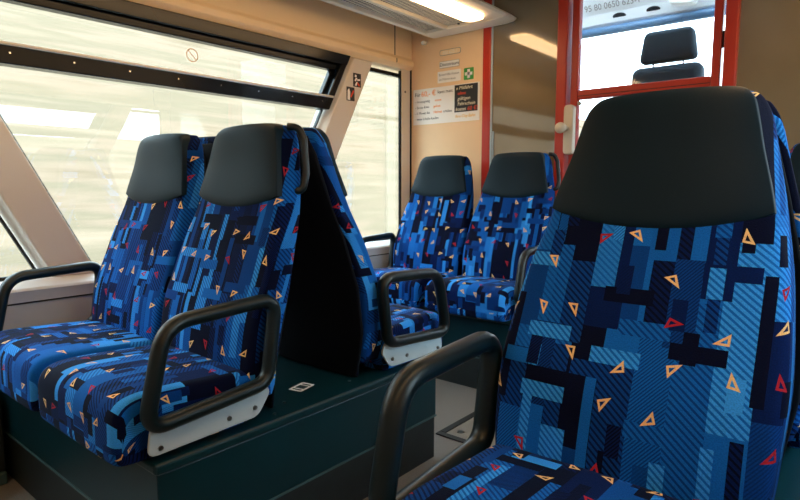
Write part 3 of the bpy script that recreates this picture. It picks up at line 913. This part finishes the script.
# ---------------------------------------------------------------- notices on the end wall
RT = (PI / 2, 0, 0)
def sticker(name, x0, x1, z0, z1, m, label, r=0.004):
    pts = rounded([(x0, z0), (x1, z0), (x1, z1), (x0, z1)], r, 3)
    o = mesh_obj(name, prism([(p.x, p.y) for p in pts], 'y', YE - 0.0022, YE - 0.0004), m)
    return tag(o, label, 'sign')
YT = YE - 0.0026
s = sticker('label_plate', -2.121, -1.968, 1.774, 1.808, M['greyink'], 'small rounded grey label plate, topmost on the end wall', 0.012)
mesh_obj('label_face', prism([(p.x, p.y) for p in rounded([(-2.118, 1.777), (-1.971, 1.777), (-1.971, 1.805), (-2.118, 1.805)], 0.011, 3)], 'y', YE - 0.003, YE - 0.0022), M['creamdk'], s)
text('lettering', '650 623-1', 0.027, (-2.044, YE - 0.0034, 1.781), RT, M['white'], s, 'CENTER')
s = sticker('room_sign', -2.122, -1.978, 1.700, 1.740, M['greyink'], 'narrow white sign reading Dienstraum with thin border')
mesh_obj('sign_face', box(-2.120, -1.980, YE - 0.003, YE - 0.0022, 1.702, 1.738), M['white'], s)
text('lettering', 'Dienstraum', 0.029, (-2.050, YE - 0.0034, 1.711), RT, M['ink'], s, 'CENTER', 0.0006)
s = sticker('first_aid_note', -2.136, -1.966, 1.614, 1.682, M['white'], 'pale two line note beside the green first aid cross')
text('lettering', 'Erste-Hilfe-Kasten', 0.020, (-2.125, YT, 1.655), RT, M['greyink'], s)
text('lettering', 'im F\u00fchrerraum', 0.020, (-2.125, YT, 1.627), RT, M['greyink'], s)
s = sticker('first_aid_sign', -1.944, -1.876, 1.612, 1.680, M['green'], 'square green first aid sign with white cross')
bm = bmesh.new(); add_box(bm, -1.936, -1.884, YE - 0.0034, YE - 0.0023, 1.637, 1.655); add_box(bm, -1.919, -1.901, YE - 0.0034, YE - 0.0023, 1.620, 1.672)
mesh_obj('cross', bm, M['white'], s)
s = sticker('fare_notice', -2.325, -1.832, 1.372, 1.592, M['white'], 'large white fare notice poster with orange price and black box', 0.003)
text('lettering', 'F\u00fcr', 0.032, (-2.312, YT, 1.548), RT, M['ink'], s)
text('lettering', '60,- \u20ac', 0.046, (-2.262, YT, 1.545), RT, M['orange'], s, ext=0.0008)
text('lettering', 'kann man:', 0.028, (-2.135, YT, 1.553), RT, M['ink'], s)
for k, (a, b, c) in enumerate((('1x ausgiebig ', 'essen', ''), ('5x ins Kino ', 'gehen', ''), ('1 Monat die ', 'Heimat', ' erleben'), ('neue Schuhe kaufen', '', ''))):
    z = 1.508 - k * 0.036
    t1 = text('lettering', '\u2013 ' + a, 0.021, (-2.312, YT, z), RT, M['ink'], s)
    x = -2.312 + 0.0105 * (len(a) + 2)
    if b: text('lettering', b, 0.022, (x, YT, z), RT, M['orange'], s, ext=0.0008)
    if c: text('lettering', c, 0.021, (x + 0.0115 * len(b), YT, z), RT, M['ink'], s)
mesh_obj('notice_box', box(-2.008, -1.845, YE - 0.0032, YE - 0.0022, 1.428, 1.588), M['ink'], s)
Y2 = YE - 0.0036
for k, (t, m) in enumerate((('\u00bb Mitfahrt', 'creamink'), ('ohne', 'redink'), ('g\u00fcltigen', 'creamink'), ('Fahrschein', 'creamink'))):
    text('lettering', t, 0.029, (-1.998 + (0.012 if k else 0), Y2, 1.560 - k * 0.031), RT, M[m], s, ext=0.0009, shear=0.15)
text('lettering', 'kostet', 0.029, (-2.000, Y2, 1.436), RT, M['creamink'], s, ext=0.0009, shear=0.15)
text('lettering', '60 \u20ac!', 0.033, (-1.916, Y2, 1.435), RT, M['redink'], s, ext=0.0009, shear=0.15)
text('lettering', 'Ihre City-Bahn', 0.024, (-2.002, YT, 1.396), RT, M['yellow'], s, ext=0.0008, shear=0.1)
# pictograms on the slanted pillar
RX = (PI / 2, 0, PI / 2)
def picto(yc, zc, label, kind):
    o = tag(mesh_obj('pictogram', box(-0.0, 0.0012, -0.032, 0.032, -0.038, 0.038), M['ink']), label, 'sign')
    o.location = (XL + 0.0006, yc, zc)
    bm = bmesh.new()
    def q(*p):
        add_prism(bm, p, 'x', 0.0013, 0.0019)
    if kind == 0:
        bm2 = bm
        disc(bm, (0.0013, -0.012, 0.022), 0.008, (1, 0, 0), 0.0006, 10)
        q((-0.022, -0.004), (-0.012, -0.008), (0.002, 0.010), (-0.010, 0.014))
        q((0.0, -0.004), (0.024, 0.000), (0.026, 0.008), (0.0, 0.006))
        q((-0.02, -0.032), (-0.008, -0.010), (0.004, -0.010), (-0.006, -0.032))
        mesh_obj('figure', bm, M['white'], o)
        bm = bmesh.new(); add_prism(bm, [(-0.004, -0.018), (0.016, -0.034), (0.022, -0.026), (0.004, -0.010)], 'x', 0.0013, 0.0019)
        mesh_obj('mark', bm, M['redink'], o)
    else:
        q((-0.026, -0.034), (-0.006, -0.034), (-0.004, 0.010), (-0.012, 0.030), (-0.024, 0.020))
        mesh_obj('figure', bm, M['white'], o)
        bm = bmesh.new(); add_prism(bm, [(-0.004, -0.016), (0.004, -0.020), (0.028, 0.016), (0.020, 0.024)], 'x', 0.0013, 0.0019)
        mesh_obj('mark', bm, M['redink'], o)
picto(2.450, 1.588, 'upper black pictogram on the slanted cream pillar', 0)
picto(2.396, 1.505, 'lower black pictogram on the slanted cream pillar', 1)
# round sticker on the hopper glass, printed side outwards
bm = bmesh.new(); n = 24; yc, zc = 1.452, 1.566
A = []; B = []
for i in range(n):
    c_, s_ = math.cos(2 * PI * i / n), math.sin(2 * PI * i / n)
    A.append(bm.verts.new((0, 0.030 * c_, 0.030 * s_))); B.append(bm.verts.new((0, 0.025 * c_, 0.025 * s_)))
for i in range(n): bm.faces.new((A[i], A[(i + 1) % n], B[(i + 1) % n], B[i]))
q = [bm.verts.new((0, y, z)) for y, z in ((-0.019, 0.016), (-0.016, 0.019), (0.019, -0.016), (0.016, -0.019))]
bm.faces.new(q)
rs = mesh_obj('round_sticker', bm, mat('sticker_ring', (0.92, 0.66, 0.48), 0.5)); rs.location = (XL - 0.0605, yc, zc)
tag(rs, 'faint round orange sticker on the tilting window pane', 'sticker')

# ---------------------------------------------------------------- outside: track bed and a dry grass bank on both sides
struct('ground', box(-60, 60, -80, 80, -1.15, -1.05), M['ballast'])
def bank(x0, s, h, name):
    bm = bmesh.new(); rows = []
    prof = [(0, -1.05), (1.0, -0.75), (2.2, 0.0), (3.6, 0.35 * h), (5.2, 0.75 * h), (7.0, h), (11, h + 0.4), (14, -1.05)]
    rnd = random.Random(3)
    for i in range(81):
        y = -80 + 2.0 * i
        rows.append([bm.verts.new((x0 + s * px, y, pz + (rnd.uniform(-0.12, 0.12) if 0 < k < 7 else 0))) for k, (px, pz) in enumerate(prof)])
    for A, B in zip(rows, rows[1:]):
        for j in range(len(prof) - 1): bm.faces.new((A[j], A[j + 1], B[j + 1], B[j]))
    return struct(name, bm, M['bank'], smooth=True)
bank(-4.6, -1, 4.3, 'terrain_left')
bank(6.0, 1, 2.3, 'terrain_right')  # unseen bank, raised to limit sky light from the right and shape pane reflections
